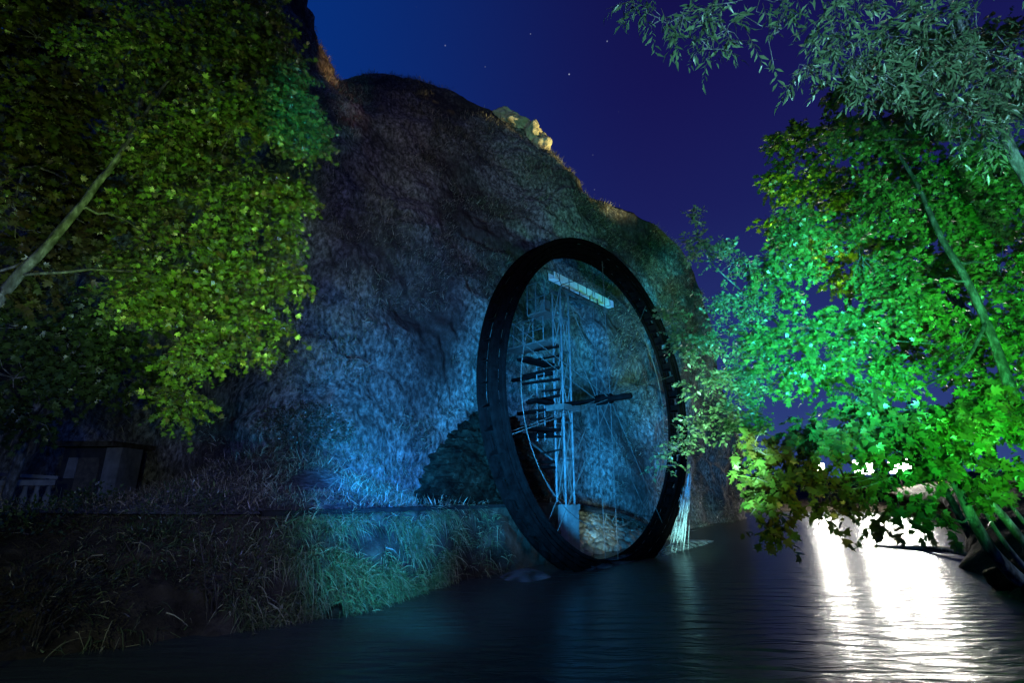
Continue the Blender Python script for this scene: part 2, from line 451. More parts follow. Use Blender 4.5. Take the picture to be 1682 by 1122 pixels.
# left river bank, from the water up to the ledge
WATER_L = [(-40, 1.5), (-22, 3.2), (-12.5, 5.2), (-8.2, 6.6), (-5.6, 8.3), (-3.1, 10.3), (-1.35, 13.9), (0.35, 16.2), (1.9, 18.65)]
LED_L = [(-40, 12.1), (-26, 12.7), (-17, 12.5), (-11.5, 11.7), (-7.5, 10.8), (-4.6, 10.85), (-2.4, 13.3), (-0.25, 16.0), (1.80, 18.8)]
wl = resample([(a, b, -0.35) for a, b in WATER_L], 260)
ll = resample([(a, b, LEDGE_Z - 0.02) for a, b in LED_L], 260)
rows = []
for u in np.linspace(-0.12, 1.0, 70):
    h = np.sign(u) * abs(u) ** 0.75 if u > 0 else u
    p = wl * (1 - u) + ll * u
    p[:, 2] = wl[:, 2] * (1 - h) + ll[:, 2] * h
    rows.append(p)
BK = np.stack(rows)
am = np.sin(np.clip(np.linspace(-0.12, 1, 70), 0, 1) * math.pi)[:, None] ** 0.6
BK[..., 2] += am * (fbm(BK * 0.8, 4, 5) * 0.34 + fbm(BK * 3.1, 2, 9) * 0.06)
BK[..., 1] -= am * np.abs(fbm(BK * 0.9 + 9, 3, 15)) * 0.6
tag(mesh_obj('river_bank', BK, grid_faces(70, 260), M_BANK), kind='structure')

# right river bank and the far bank, running back to the horizon
WATER_R = [(6.5, -10), (9.2, 4.0), (9.8, 8.5), (10.8, 12.0), (13.6, 16.6), (18.6, 22.2), (24.5, 29.0), (30, 35.5), (36, 43), (40, 52), (30, 56), (21, 52)]
wr = resample([(a, b, -0.3) for a, b in WATER_R], 240)
outw = []
for i, (a, b, _) in enumerate(wr):
    u = i / 239.0
    outw.append((a + 60 * (1 - u) + 20 * u, b + 10 + 130 * u ** 1.5, 4.0))
outw = np.array(outw)
rows = []
for u in np.linspace(0, 1, 60) ** 2.2:
    p = wr * (1 - u) + outw * u
    p[:, 2] = -0.3 + 1.25 * min(1, u * 22) ** 0.7 + 3.5 * u
    rows.append(p)
BR = np.stack(rows)
BR[..., 2] += fbm(BR * 0.7, 3, 21) * 0.16
BR[..., 0] += fbm(BR * 0.9 + 4, 3, 25) * 0.25 * (np.linspace(0, 1, 60)[:, None] < 0.6)
tag(mesh_obj('far_bank', BR, grid_faces(60, 240), M_BANK), kind='structure')

def rock_mesh(c, r, seed, sx=1.0, sy=1.0, sz=0.7, n=2, rough=0.35):
    import bmesh
    bm = bmesh.new()
    bmesh.ops.create_icosphere(bm, subdivisions=n, radius=1.0)
    v = np.array([q.co[:] for q in bm.verts]); f = np.array([[w.index for w in fc.verts] for fc in bm.faces])
    bm.free()
    v = v * (1 + rough * fbm(v * 1.4 + seed * 3.7, 3, seed)[:, None])
    v = v * np.array([sx, sy, sz]) * r
    a = seed * 1.3
    R_ = np.array([[math.cos(a), -math.sin(a), 0], [math.sin(a), math.cos(a), 0], [0, 0, 1]])
    return v @ R_.T + np.asarray(c), f
def rock(name, c, r, seed, material, label, cat, group=None, **kw):
    n = kw.pop('n', 3)
    v, f = rock_mesh((0, 0, 0), r, seed, n=n, **kw)
    o = mesh_obj(name, v, f, material)
    o.location = tuple(float(x) for x in c)
    return tag(o, label, cat, group)

# ------------------------------------------------------------------ water wheel
WC = np.array([3.114, 17.242, 5.153]); WR = 5.6; PHI = math.radians(43.64)
D = np.array([math.sin(PHI), math.cos(PHI), 0.0])     # along the wheel's plane, away from the camera
NV = np.array([math.cos(PHI), -math.sin(PHI), 0.0])   # axle direction, towards the right
Zv = np.array([0, 0, 1.0])
def wp(r, a, n=0.0):
    return WC + r * (math.cos(a) * D + math.sin(a) * Zv) + n * NV

wheel = thing('noria', 'tall dark wooden water wheel turning in the river in front of the blue cliff', 'water wheel', WC)
HW = 0.23
def ring_band(r0, r1, n0, n1, seg=144):
    mb = MB(); vs_ = []
    for k in range(seg):
        a = 2 * math.pi * k / seg
        vs_ += [wp(r0, a, n0), wp(r1, a, n0), wp(r1, a, n1), wp(r0, a, n1)]
    fs = []
    for k in range(seg):
        b, c = 4 * k, 4 * ((k + 1) % seg)
        for j in range(4):
            fs.append((b + j, b + (j + 1) % 4, c + (j + 1) % 4, c + j))
    mb.add(vs_, fs)
    return mb
for s_ in (-1, 1):
    ring_band(WR - 0.16, WR, s_ * HW - 0.05, s_ * HW + 0.05).build('rim', M_WHEEL, wheel)
    ring_band(WR - 0.56, WR - 0.47, s_ * HW - 0.05, s_ * HW + 0.05).build('inner_rim', M_WHEEL, wheel)
    ring_band(WR - 0.44, WR - 0.34, s_ * HW - 0.012, s_ * HW + 0.012).build('side_plank', M_WHEEL, wheel)
    ring_band(WR - 0.30, WR - 0.20, s_ * HW - 0.012, s_ * HW + 0.012).build('side_plank', M_WHEEL, wheel)
mbh = MB(); mbh.tube([wp(WR * 0.74, 2 * math.pi * k / 72) for k in range(73)], 0.014, 6, cap=False); mbh.build('hoop', M_RUST, wheel)
NB = 56
for k in range(NB):
    a = 2 * math.pi * (k + 0.3) / NB
    mb = MB()
    t = -math.sin(a) * D + math.cos(a) * Zv; r_ = math.cos(a) * D + math.sin(a) * Zv
    c = wp(WR - 0.27, a)
    rr = r_ * 0.94 + t * 0.34
    mb.frame_box(c, rr * 0.26, NV * (HW - 0.052), np.cross(rr, NV) * 0.018)
    # the box of the bucket behind its blade
    mb.frame_box(c + t * 0.13 - r_ * 0.08, t * 0.11, NV * (HW - 0.06), r_ * 0.08)
    mb.build('paddle', M_WHEEL, wheel)
NS = 10
for k in range(NS):
    a = 2 * math.pi * (k + 0.5) / NS
    for s_ in (-1, 1):
        mb = MB()
        mb.tube([wp(0.15, a, s_ * 0.26), wp(WR - 0.50, a, s_ * HW)], 0.013, 6)
        mb.build('spoke', M_RUST, wheel)
mb = MB(); mb.tube([WC - NV * 0.30, WC + NV * 0.30], 0.17, 20); mb.build('hub', M_WHEEL, wheel, True)
mb = MB(); mb.tube([WC - NV * 1.7, WC - NV * 0.42, WC - NV * 0.38, WC + NV * 0.38, WC + NV * 0.42, WC + NV * 1.05], [0.075, 0.075, 0.1, 0.1, 0.1, 0.1], 12); mb.build('axle', M_WHEEL, wheel, True)

# ------------------------------------------------------------------ support tower
TC = WC - NV * 1.75; TC[2] = 0
tower = thing('support_tower', 'slim galvanised steel tower with ladder and railed platforms behind the water wheel', 'tower', TC)
def tp(u, v, z):   # u along the wheel plane, v along the axle
    return np.array([TC[0], TC[1], 0]) + u * D + v * NV + np.array([0, 0, z])
TH = 0.24
for su in (-1, 1):
    for sv in (-1, 1):
        mb = MB(); mb.bar(tp(su * TH, sv * TH * 0.8, 1.72), tp(su * TH, sv * TH * 0.8, 9.55), 0.062)
        mb.build('post', M_STEEL, tower)
mb = MB()
zs = [1.9, 3.2, 4.5, 5.8, 7.1, 8.4, 9.5]
for i in range(len(zs) - 1):
    for sv in (-1, 1):
        a_, b_ = (-1, 1) if i % 2 else (1, -1)
        mb.bar(tp(a_ * (TH - .05), sv * TH * 0.8, zs[i]), tp(b_ * (TH - .05), sv * TH * 0.8, zs[i + 1]), 0.035)
    for su in (-1, 1):
        mb.bar(tp(su * TH, -(TH - .09), zs[i]), tp(su * TH, (TH - .09), zs[i + 1]), 0.035)
mb.build('brace', M_RUST, tower)
for i, z in enumerate(zs[1:]):
    mb = MB()
    for sv in (-1, 1):
        mb.bar(tp(-TH + .045, sv * TH * .8, z), tp(TH - .045, sv * TH * .8, z), 0.05)
    mb.build('cross_member', M_STEEL, tower)
mb = MB(); mb.frame_box(tp(0, 0, 5.02), D * 0.46, NV * 0.42, Zv * 0.10); mb.build('bearing_block', M_RUST, tower)
# beams tying the tower to the cliff
for z, l0, w in ((6.35, 2.3, 0.10), (5.35, 1.5, 0.07), (5.0, 2.0, 0.10), (4.15, 2.7, 0.12), (3.15, 1.3, 0.08)):
    mb = MB(); mb.bar(tp(-0.2, -0.3, z), tp(-0.25, -l0, z), w * 1.3, w * 1.3); mb.build('tie_beam', M_WHEEL, tower)
tr_rng = np.random.default_rng(12)
for z, l_, w_ in ((6.62, 1.5, 0.5), (5.22, 1.0, 0.4), (4.22, 1.7, 0.55), (2.95, 0.8, 0.4)):
    mb = MB(); mb.frame_box(tp(-0.30 - l_ / 2, -0.35, z), D * l_ / 2, NV * w_ / 2, Zv * 0.045); mb.build('plank_platform', M_WHEEL, tower)
for k in range(11):
    z = 3.6 + k * 0.36 + tr_rng.uniform(-0.1, 0.1)
    mb = MB(); mb.bar(tp(-0.28, 0.1, z), tp(-0.30 - tr_rng.uniform(0, 0.2), -tr_rng.uniform(0.4, 1.7), z + tr_rng.uniform(-0.16, 0.10)), tr_rng.uniform(0.04, 0.09), tr_rng.uniform(0.05, 0.11)); mb.build('crosspiece', M_WHEEL, tower)
for z0, z1, l0 in ((3.2, 4.1, 1.7), (2.0, 4.05, 1.9)):
    mb = MB(); mb.bar(tp(-0.2, -0.32, z0), tp(-0.25, -l0, z1), 0.06); mb.build('diagonal_strut', M_STEEL, tower)
# ladder beside the posts
lad = MB()
for sv in (-0.62, -0.98):
    lad.bar(tp(-0.3, sv, 3.9), tp(-0.3, sv, 6.9), 0.04)
lo = lad.build('ladder', M_STEEL, tower)
for k in range(10):
    mb = MB(); mb.bar(tp(-0.3, -0.64, 4.05 + k * 0.29), tp(-0.3, -0.96, 4.05 + k * 0.29), 0.03); mb.build('rung', M_RUST, lo)
# platforms with railings
for z, u0, u1, v0, v1, h in ((7.55, -0.6, 0.3, -2.4, -0.32, 0.95), (8.75, -0.5, 0.3, -1.25, -0.32, 1.25)):
    mb = MB(); mb.frame_box(tp((u0 + u1) / 2, (v0 + v1) / 2, z), D * (u1 - u0) / 2, NV * (v1 - v0) / 2, Zv * 0.03)
    pl = mb.build('platform', M_RUST, tower)
    mb = MB()
    n = 5 if z < 8 else 3
    for i in range(n):
        v = v0 + (v1 - 0.05 - v0) * i / (n - 1)
        mb.bar(tp(u0, v, z + 0.03), tp(u0, v, z + h), 0.035)
    for hh in (0.5, 1.0):
        mb.bar(tp(u0, v0, z + h * hh), tp(u0, v1 - 0.05, z + h * hh), 0.022, upv=NV)
    mb.build('railing', M_STEEL, pl)
mb = MB(); mb.frame_box(tp(-0.15, -0.62, 9.05), D * 0.16, NV * 0.12, Zv * 0.25); mb.build('junction_box', M_RUST, tower)
mb = MB()
mb.bar(tp(-TH, 0.25, 9.60), tp(2.6, 0.10, 9.60), 0.09)
mb.bar(tp(-TH, -0.25, 9.60), tp(2.6, -0.10, 9.60), 0.09)
for u in (0.6, 1.3, 2.0, 2.55):
    mb.bar(tp(u, 0, 9.65), tp(u, 0, 9.95), 0.05)
mb.build('trough_bracket', M_STEEL, tower)

A = P(906, 453, 18.55); B = P(1003, 501, 22.3)
dr = (B - A) / np.linalg.norm(B - A); sd = np.cross(dr, Zv); sd /= np.linalg.norm(sd); uz = np.cross(sd, dr)
tr_ = thing('water_trough', 'pale straight metal trough at the top of the steel tower', 'trough', (A + B) / 2)
mb = MB()
mb.bar(A - uz * .13, B - uz * .13, 0.26, 0.03, uz)
mb.bar(A + sd * .13, B + sd * .13, 0.03, 0.28, uz)
mb.bar(A - sd * .13, B - sd * .13, 0.03, 0.28, uz)
mb.build('channel', M_TROUGH, tr_)
for k in range(7):
    c = A + (B - A) * (k + 0.5) / 7
    mb = MB(); mb.bar(c - sd * .152, c + sd * .152, 0.05, 0.30, uz)
    mb.build('band', M_STEEL, tr_)

# concrete pillar under the tower
pil = thing('concrete_pillar', 'square concrete pillar standing in the water under the steel tower', 'pillar', TC)
mb = MB(); mb.frame_box(tp(0, 0, 0.62), D * 0.32, NV * 0.30, Zv * 0.92); mb.build('shaft', M_CONC, pil)
mb = MB(); mb.frame_box(tp(0, 0, 1.63), D * 0.36, NV * 0.34, Zv * 0.09); mb.build('cap', M_CONC, pil)

# ------------------------------------------------------------------ river wall with coping, stone mound, rubble
rw = thing('retaining_wall', 'low stone river wall with dark coping running under the stone mound', 'wall', (-2.35, 13.2, 0))
lw = resample([(-4.9, 10.55, 0), (-4.0, 11.2, 0), (-2.33, 13.08, 0), (-0.15, 15.8, 0), (1.55, 18.2, 0)], 60)
def strip(line, z0, z1, off0, off1):
    d = np.gradient(line, axis=0); d /= np.linalg.norm(d, axis=1, keepdims=True)
    n = np.stack([d[:, 1], -d[:, 0], d[:, 2] * 0], -1)
    mb = MB(); vs_ = []; fs = []
    for i in range(len(line)):
        for zz, oo in ((z0, off0), (z0, off1), (z1, off1), (z1, off0)):
            vs_.append(line[i] + n[i] * oo + np.array([0, 0, zz]))
    for i in range(len(line) - 1):
        for j in range(4):
            fs.append((4 * i + j, 4 * i + (j + 1) % 4, 4 * i + 4 + (j + 1) % 4, 4 * i + 4 + j))
    m_ = 4 * (len(line) - 1)
    fs += [(0, 3, 2, 1), (m_, m_ + 1, m_ + 2, m_ + 3)]
    mb.add(vs_, fs)
    return mb
strip(lw, -0.6, 1.70, -0.26, 0.0).build('wall_face', M_WALL, rw)
strip(lw, 1.702, 1.80, -0.30, 0.05).build('coping', M_COPING, rw)

# mound of stacked stones on the ledge behind the wheel
MC = np.array([-0.55, 17.3, 1.66])
dW = np.array([0.585, 0.811, 0.0]); nW = np.array([-dW[1], dW[0], 0.0])
na, nh = 260, 90
rr_ = []
for j in range(nh):
    u = j / (nh - 1)
    row = []
    hl = 3.6 * (1 - 0.74 * u) * (1 - u ** 9) ** 0.5 + 0.02
    hd = 1.05 * (1 - 0.4 * u) * (1 - u ** 6) ** 0.5 + 0.02
    for k in range(na):
        a = 2 * math.pi * k / na
        row.append(MC + dW * (math.cos(a) * hl - 0.45 * u) + nW * math.sin(a) * hd + np.array([0, 0, 2.95 * u]))
    rr_.append(row)
MS = np.array(rr_)
flat = unit_h = MS - (MC - dW * 0.4)
outd = flat * np.array([1, 1, 0.25]); outd /= np.linalg.norm(outd, axis=-1, keepdims=True)
cs = np.stack([MS[..., 0] * 1.5, MS[..., 1] * 1.5, MS[..., 2] * 6.0 + 0.6 * vnoise(MS * 0.7, 4)], -1)
cell = hash3(np.floor(cs[..., 0] + 0.5 * np.floor(cs[..., 2])).astype(np.int64), np.floor(cs[..., 1]).astype(np.int64), np.floor(cs[..., 2]).astype(np.int64), 3)
joint = 1 - np.clip((np.abs((cs[..., 2] % 1.0) - 0.5) - 0.36) / 0.12, 0, 1)
MS = MS + outd * ((cell - 0.5) * 0.14 * joint + joint * 0.05 + fbm(MS * 3.4, 4, 90) * 0.20 + fbm(MS * 0.7, 2, 95) * 0.25)[..., None]
mv = MS.reshape(-1, 3)
mf = [(j * na + k, j * na + (k + 1) % na, (j + 1) * na + (k + 1) % na, (j + 1) * na + k) for j in range(nh - 1) for k in range(na)]
mf.append(tuple((nh - 1) * na + k for k in range(na)))
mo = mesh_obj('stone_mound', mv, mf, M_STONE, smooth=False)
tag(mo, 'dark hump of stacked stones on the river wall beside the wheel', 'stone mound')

# rubble slope at the foot of the cliff behind the wheel (countless stones)
V, F, b0 = [], [], 0
for k in range(620):
    t = rng.random(); s = rng.random()
    px = 905 + 205 * t
    p = np.array([2.1, 18.9, 0]) * (1 - t) + np.array([7.4, 26.0, 0]) * t
    w = rng.random() ** 1.3
    p = p + np.array([-0.80, 0.58, 0]) * (w * 2.6 - 0.2) + np.array([0, 0, w * 1.9 * (1 - 0.6 * t) - 0.05])
    r = rng.uniform(0.09, 0.30) * (1.2 - 0.5 * w)
    v, f = rock_mesh(p, r, int(k % 37) + 1, n=1, sz=0.75)
    V.append(v); F.append(f + b0); b0 += len(v)
tag(mesh_obj('rubble', np.concatenate(V), np.concatenate(F), M_RUBBLE, smooth=False), 'pale rubble stones heaped at the cliff foot inside the wheel', 'rubble', kind='stuff')
# soil under the rubble
rr_ = []
for w in np.linspace(-0.3, 1.25, 16):
    ln = []
    for t in np.linspace(-0.05, 1.05, 40):
        p = np.array([2.1, 18.9, 0]) * (1 - t) + np.array([7.4, 26.0, 0]) * t
        ln.append(p + np.array([-0.80, 0.58, 0]) * (w * 2.6 - 0.2) + np.array([0, 0, w * 1.9 * (1 - 0.6 * t) - 0.1]))
    rr_.append(ln)
RS = np.array(rr_); RS[..., 2] += fbm(RS * 1.5, 3, 77) * 0.12
tag(mesh_obj('rubble_slope', RS, grid_faces(16, 40), M_RUBBLE), kind='structure')

# ------------------------------------------------------------------ hut and balustrade on the left terrace
hp = P(160, 790, 17.5); hz = 1.95
hut = thing('stone_hut', 'small dark hut with flat roof behind the balustrade under the left trees', 'hut', (hp[0], hp[1], hz))
xl, xr = P(92, 780, 17.5)[0], P(166, 780, 17.5)[0]
ztop = P(150, 735, 17.5)[2]; zb = 1.6
mb = MB(); mb.frame_box(((xl + xr) / 2, 18.6, (zb + ztop) / 2), (0, (1.0), 0), ((xr - xl) / 2, 0, 0), (0, 0, (ztop - zb) / 2)); mb.build('wall', M_DARKPAINT, hut)
mb = MB(); mb.frame_box(((xl + xr) / 2 + 0.1, 18.5, ztop + 0.09), (0, 1.35, 0), ((xr - xl) / 2 + 0.35, 0, 0), (0, 0, 0.085)); mb.build('roof', M_WALL, hut)
mb = MB(); mb.frame_box((xr + 0.27, 18.0, (zb + ztop) / 2), (0, 0.5, 0), (0.26, 0, 0), (0, 0, (ztop - zb) / 2 - 0.01)); mb.build('pilaster', M_PLASTER, hut)
mb = MB()
mb.add([P(103, 786, 17.55), P(120, 786, 17.55), P(129, 752, 17.55), P(113, 752, 17.55)] + [q + np.array([0, 0.045, 0]) for q in (P(103, 786, 17.55), P(120, 786, 17.55), P(129, 752, 17.55), P(113, 752, 17.55))],
       [(0, 1, 2, 3), (7, 6, 5, 4), (0, 4, 5, 1), (1, 5, 6, 2), (2, 6, 7, 3), (3, 7, 4, 0)])
mb.build('sign_board', M_PLASTER, hut)
mb = MB(); mb.frame_box((xr - 0.55, 17.58, (zb + ztop) / 2 - 0.2), (0.36, 0, 0), (0, 0.018, 0), (0, 0, 0.85)); mb.build('door', M_RUST, hut)

bal = thing('balustrade', 'pale balustrade with thick rail in front of the dark hut', 'balustrade', (-13, 15.4, 1.6))
a0, a1 = P(-160, 795, 14.5), P(92, 793, 16.2)
mb = MB(); mb.bar(a0, a1, 0.28, 0.16); mb.build('rail', M_PLASTER, bal)
b0_, b1_ = P(-160, 770, 15.3), P(96, 785, 17.0)
mb = MB(); mb.bar(b0_, b1_, 0.14, 0.10); mb.build('handrail', M_PLASTER, bal)
for k in range(12):
    u = (k + 0.5) / 12
    p = a0 * (1 - u) + a1 * u
    mb = MB(); mb.tube([p + (0, 0, -0.09), p + (0, 0, -0.25), p + (0, 0, -0.45), p + (0, 0, -0.70), p + (0, 0, -0.80)], [0.06, 0.06, 0.11, 0.065, 0.09], 10)
    mb.build('baluster', M_PLASTER, bal, True)
mb = MB(); mb.bar(a0 + (0, 0, -0.87), a1 + (0, 0, -0.87), 0.34, 0.14); mb.build('plinth', M_PLASTER, bal)

# ------------------------------------------------------------------ foliage
LEAF_SIMPLE = (np.array([(0, 0, 0), (-0.30, 0.45, 0.10), (0, 0.5, 0), (0.30, 0.45, 0.10), (0, 1.0, -0.06)]), np.array([(0, 2, 1), (0, 3, 2), (1, 2, 4), (2, 3, 4)]))
LEAF_LONG = (np.array([(0, 0, 0), (-0.13, 0.45, 0.05), (0, 0.5, 0), (0.13, 0.45, 0.05), (0, 1.0, -0.12)]), np.array([(0, 2, 1), (0, 3, 2), (1, 2, 4), (2, 3, 4)]))
_st = [(0.0, 0.0), (0.30, 0.02), (0.62, 0.22), (0.34, 0.36), (0.58, 0.74), (0.22, 0.62), (0.0, 1.08), (-0.22, 0.62), (-0.58, 0.74), (-0.34, 0.36), (-0.62, 0.22), (-0.30, 0.02)]
LEAF_STAR = (np.array([(0, 0.36, 0.0)] + [(x, y, 0.12 * abs(x) - 0.08 * y * y) for x, y in _st]), np.array([(0, 1 + k, 1 + (k + 1) % 12) for k in range(12)]))

def unit(v):
    return v / (np.linalg.norm(v, axis=-1, keepdims=True) + 1e-9)

def leaves(pos, axis, size, tpl, up_bias=0.8):
    n = len(pos)
    axis = unit(axis)
    nr = unit(rng.normal(size=(n, 3)) * 0.75 + np.array([0, -0.25, up_bias]))
    side = unit(np.cross(axis, nr)); nr = np.cross(side, axis)
    T, F_ = tpl
    s = size[:, None, None]
    V_ = pos[:, None] + s * (T[None, :, 0:1] * side[:, None] + T[None, :, 1:2] * axis[:, None] + T[None, :, 2:3] * nr[:, None])
    FF = (np.arange(n)[:, None, None] * len(T) + F_[None]).reshape(-1, F_.shape[1])
    return V_.reshape(-1, 3), FF, len(T)

def make_tree(name, label, cat, trunk, clumps, leaf, tpl, palette, density=3.0, group=None, droop=0.25, spray=0.5, extra_limbs=(), bark=None, limb_r=0.05, twig_r=0.006, per=11, depth_k=1.0):
    """trunk: (px,py,Y,radius); clumps: (px,py,Y,rx_px,ry_px)"""
    bark = bark or M_BARK
    tpts = [np.array(q[0]) if not np.isscalar(q[0]) else P(q[0], q[1], q[2]) for q in trunk]
    trad = [q[-1] for q in trunk]
    n_ = max(12, 5 * len(tpts))
    tp_ = resample(tpts, n_); rd = np.interp(np.linspace(0, 1, n_), np.linspace(0, 1, len(trad)), trad)
    tp_ = tp_ + fbm(tp_ * 1.3 + 5, 2, 3)[:, None] * 0.04
    root = thing(name, label, cat, tp_[0], group)
    lm = MB(); lm.tube(tp_, rd, 10)
    nodes = [(tp_[i_], rd[i_]) for i_ in range(n_ // 3, n_)]
    c_end = tp_[n_ * 2 // 3]
    clumps = sorted(clumps, key=lambda q_: min(np.linalg.norm(P(q_[0], q_[1], q_[2]) - w_[0]) for w_ in nodes))
    for pts, r0, r1 in extra_limbs:
        pp = resample([P(*q) for q in pts], 4 * len(pts))
        mb = MB(); mb.tube(pp, np.linspace(r0, r1, len(pp)), 8); mb.build('limb', bark, root, True)
    VV, FFs, TT, base_ = [], [], [], 0
    tw = MB()
    for (px, py, Y, rx, ry) in clumps:
        c = P(px, py, Y)
        k = np.linalg.norm(c - np.array([0, 0, CZ])) / FPX * 0.93
        ax, az_ = rx * k, ry * k
        ay = depth_k * 0.8 * (ax + az_) / 2
        # bough from the nearest trunk or bough point to this clump
        nd = np.array([q_[0] for q_ in nodes]); nr_ = np.array([q_[1] for q_ in nodes])
        dd = np.linalg.norm(nd - c, axis=1) + 0.9 * np.maximum(0, nd[:, 2] - c[2] + 0.1)
        j = int(np.argmin(dd)); s0 = nd[j]; r0 = min(limb_r, nr_[j] * 0.8)
        dist = np.linalg.norm(c - s0)
        mid = (s0 + c) / 2 + np.array([0, 0, 0.10 * dist]) + rng.normal(size=3) * 0.10 * dist
        cur = resample([s0, mid, c], 9)
        cur[1:-1] += rng.normal(size=(7, 3)) * 0.025
        rads = np.linspace(r0, r0 * 0.45, 9)
        lm.tube(cur, rads, 6)
        nodes += [(cur[i_], rads[i_]) for i_ in range(2, 9)]
        nl = density * math.pi * rx * ry / ((leaf * 0.55 / k) ** 2)
        nsp = max(2, int(nl / per))
        dirs = unit(rng.normal(size=(nsp, 3)))
        rad = rng.random(nsp) ** 0.42
        st_ = c + dirs * rad[:, None] * np.array([ax, ay, az_]) * 0.95
        # clumpiness: drop sprays where a noise field is low
        keep = fbm(st_ * (0.9 / max(0.4, (ax + az_) / 2)) * 1.6 + px * 0.01, 2, 8) > -0.10
        st_, dirs = st_[keep], dirs[keep]
        tdir = unit(dirs * np.array([1, 1, 0.55]) + rng.normal(size=dirs.shape) * 0.45 + np.array([0, 0, -droop]))
        ns = len(st_)
        ln = spray * rng.uniform(0.6, 1.3, ns)
        hue = rng.random(ns)
        for i in range(per):
            u = (i + 0.4) / per
            pos = st_ + tdir * (ln * (u - 0.35))[:, None] + np.array([0, 0, -1]) * (ln * droop * u * u * 0.8)[:, None]
            sidev = unit(np.cross(tdir, np.array([0, 0, 1.0]) + rng.normal(size=(ns, 3)) * 0.3))
            sg = 1 if i % 2 else -1
            axs = tdir * 0.55 + sidev * sg * 0.85 + np.array([0, 0, -droop * 0.9]) + rng.normal(size=(ns, 3)) * 0.25
            sz = leaf * rng.uniform(0.45, 1.25, ns)
            V_, F_, kk = leaves(pos, axs, sz, tpl)
            h_ = np.clip(hue * 0.7 + rng.random(ns) * 0.3, 0, 1)
            pal = np.array(palette)
            ci = h_ * (len(pal) - 1); i0 = np.clip(ci.astype(int), 0, len(pal) - 2); ff = (ci - i0)[:, None]
            col_ = (pal[i0] * (1 - ff) + pal[i0 + 1] * ff) * rng.uniform(0.7, 1.25, ns)[:, None]
            TT.append(np.repeat(col_, kk, axis=0))
            VV.append(V_); FFs.append(F_ + base_); base_ += len(V_)
        for i in range(0, ns, 2):
            a_ = st_[i] - tdir[i] * ln[i] * 0.5; b_ = st_[i] + tdir[i] * ln[i] * 0.6 + np.array([0, 0, -ln[i] * droop * 0.3])
            tw.tube([a_, b_], [twig_r, twig_r * 0.5], 3, cap=False)
        for i in range(0, ns, max(1, ns // 7)):
            a_ = st_[i]; m_ = (a_ + c) / 2 + rng.normal(size=3) * 0.08
            lm.tube([c + rng.normal(size=3) * 0.03, m_, a_], [limb_r * 0.35, limb_r * 0.22, twig_r], 5, cap=False)
    lm.build('trunk', bark, root, True)
    tv = np.array(tw.v); tf = np.array(tw.f); tf = np.concatenate([tf[:, :3], tf[:, [0, 2, 3]]])
    VV.append(tv); FFs.append(tf + base_); TT.append(np.tile(np.array([[0.07, 0.055, 0.04]]), (len(tv), 1)))
    mesh_obj('crown', np.concatenate(VV), np.concatenate(FFs), M_LEAF, root, smooth=False, tint=np.concatenate(TT))
    return root

OLIVE = [(0.085, 0.058, 0.022), (0.060, 0.080, 0.022), (0.060, 0.110, 0.024), (0.090, 0.135, 0.035)]
GREEN = [(0.040, 0.085, 0.020), (0.055, 0.120, 0.025), (0.080, 0.150, 0.030), (0.100, 0.130, 0.030)]
AUTUMN = [(0.080, 0.068, 0.016), (0.075, 0.080, 0.018), (0.050, 0.110, 0.022), (0.070, 0.140, 0.028)]
PALE = [(0.070, 0.100, 0.060), (0.100, 0.140, 0.080), (0.140, 0.180, 0.110)]

make_tree('plane_tree', 'leaning pale-barked tree at left edge with green leaves hanging before the cliff', 'tree',
          [((-11.8, 7.4, 0.9), 0.24), ((-10.6, 7.8, 2.6), 0.20), (-60, 535, 8.4, 0.12), (0, 484, 8.7, 0.098), (75, 405, 9.0, 0.082), (165, 298, 9.5, 0.066), (205, 235, 9.8, 0.052), (245, 130, 10.3, 0.04), (290, 40, 10.8, 0.025)],
          [(430, 110, 10.5, 75, 80), (465, 190, 10.5, 60, 55), (380, 215, 10, 85, 75), (300, 110, 10.8, 95, 85), (425, 320, 10, 70, 55), (340, 350, 9.8, 80, 65),
           (295, 250, 10.4, 80, 75), (410, 465, 10, 72, 50), (380, 540, 10, 70, 42), (270, 470, 9.8, 85, 65), (340, 430, 9.8, 70, 60), (400, 30, 10.5, 75, 55), (508, 225, 10.5, 28, 26),
           (480, 308, 10.3, 34, 20), (450, 395, 10.2, 40, 30), (470, 460, 10.1, 36, 20), (330, 590, 10, 60, 40), (300, 655, 10.2, 40, 32), (230, 380, 10.3, 60, 60), (440, 575, 10.2, 26, 18), (520, 212, 10.5, 24, 16), (512, 250, 10.4, 22, 12), (492, 330, 10.3, 24, 14), (500, 455, 10.1, 22, 10), (468, 545, 10.1, 20, 14), (210, 60, 10.8, 80, 60)],
          0.105, LEAF_STAR, OLIVE, density=4.3, spray=0.62, droop=0.3, limb_r=0.03, bark=M_BARK_DARK,
          extra_limbs=[([(165, 298, 9.5), (215, 225, 9.6), (262, 150, 9.9), (280, 130, 10.0)], 0.05, 0.02), ([(90, 385, 9.0), (40, 430, 8.9), (-20, 450, 8.8)], 0.035, 0.02)])
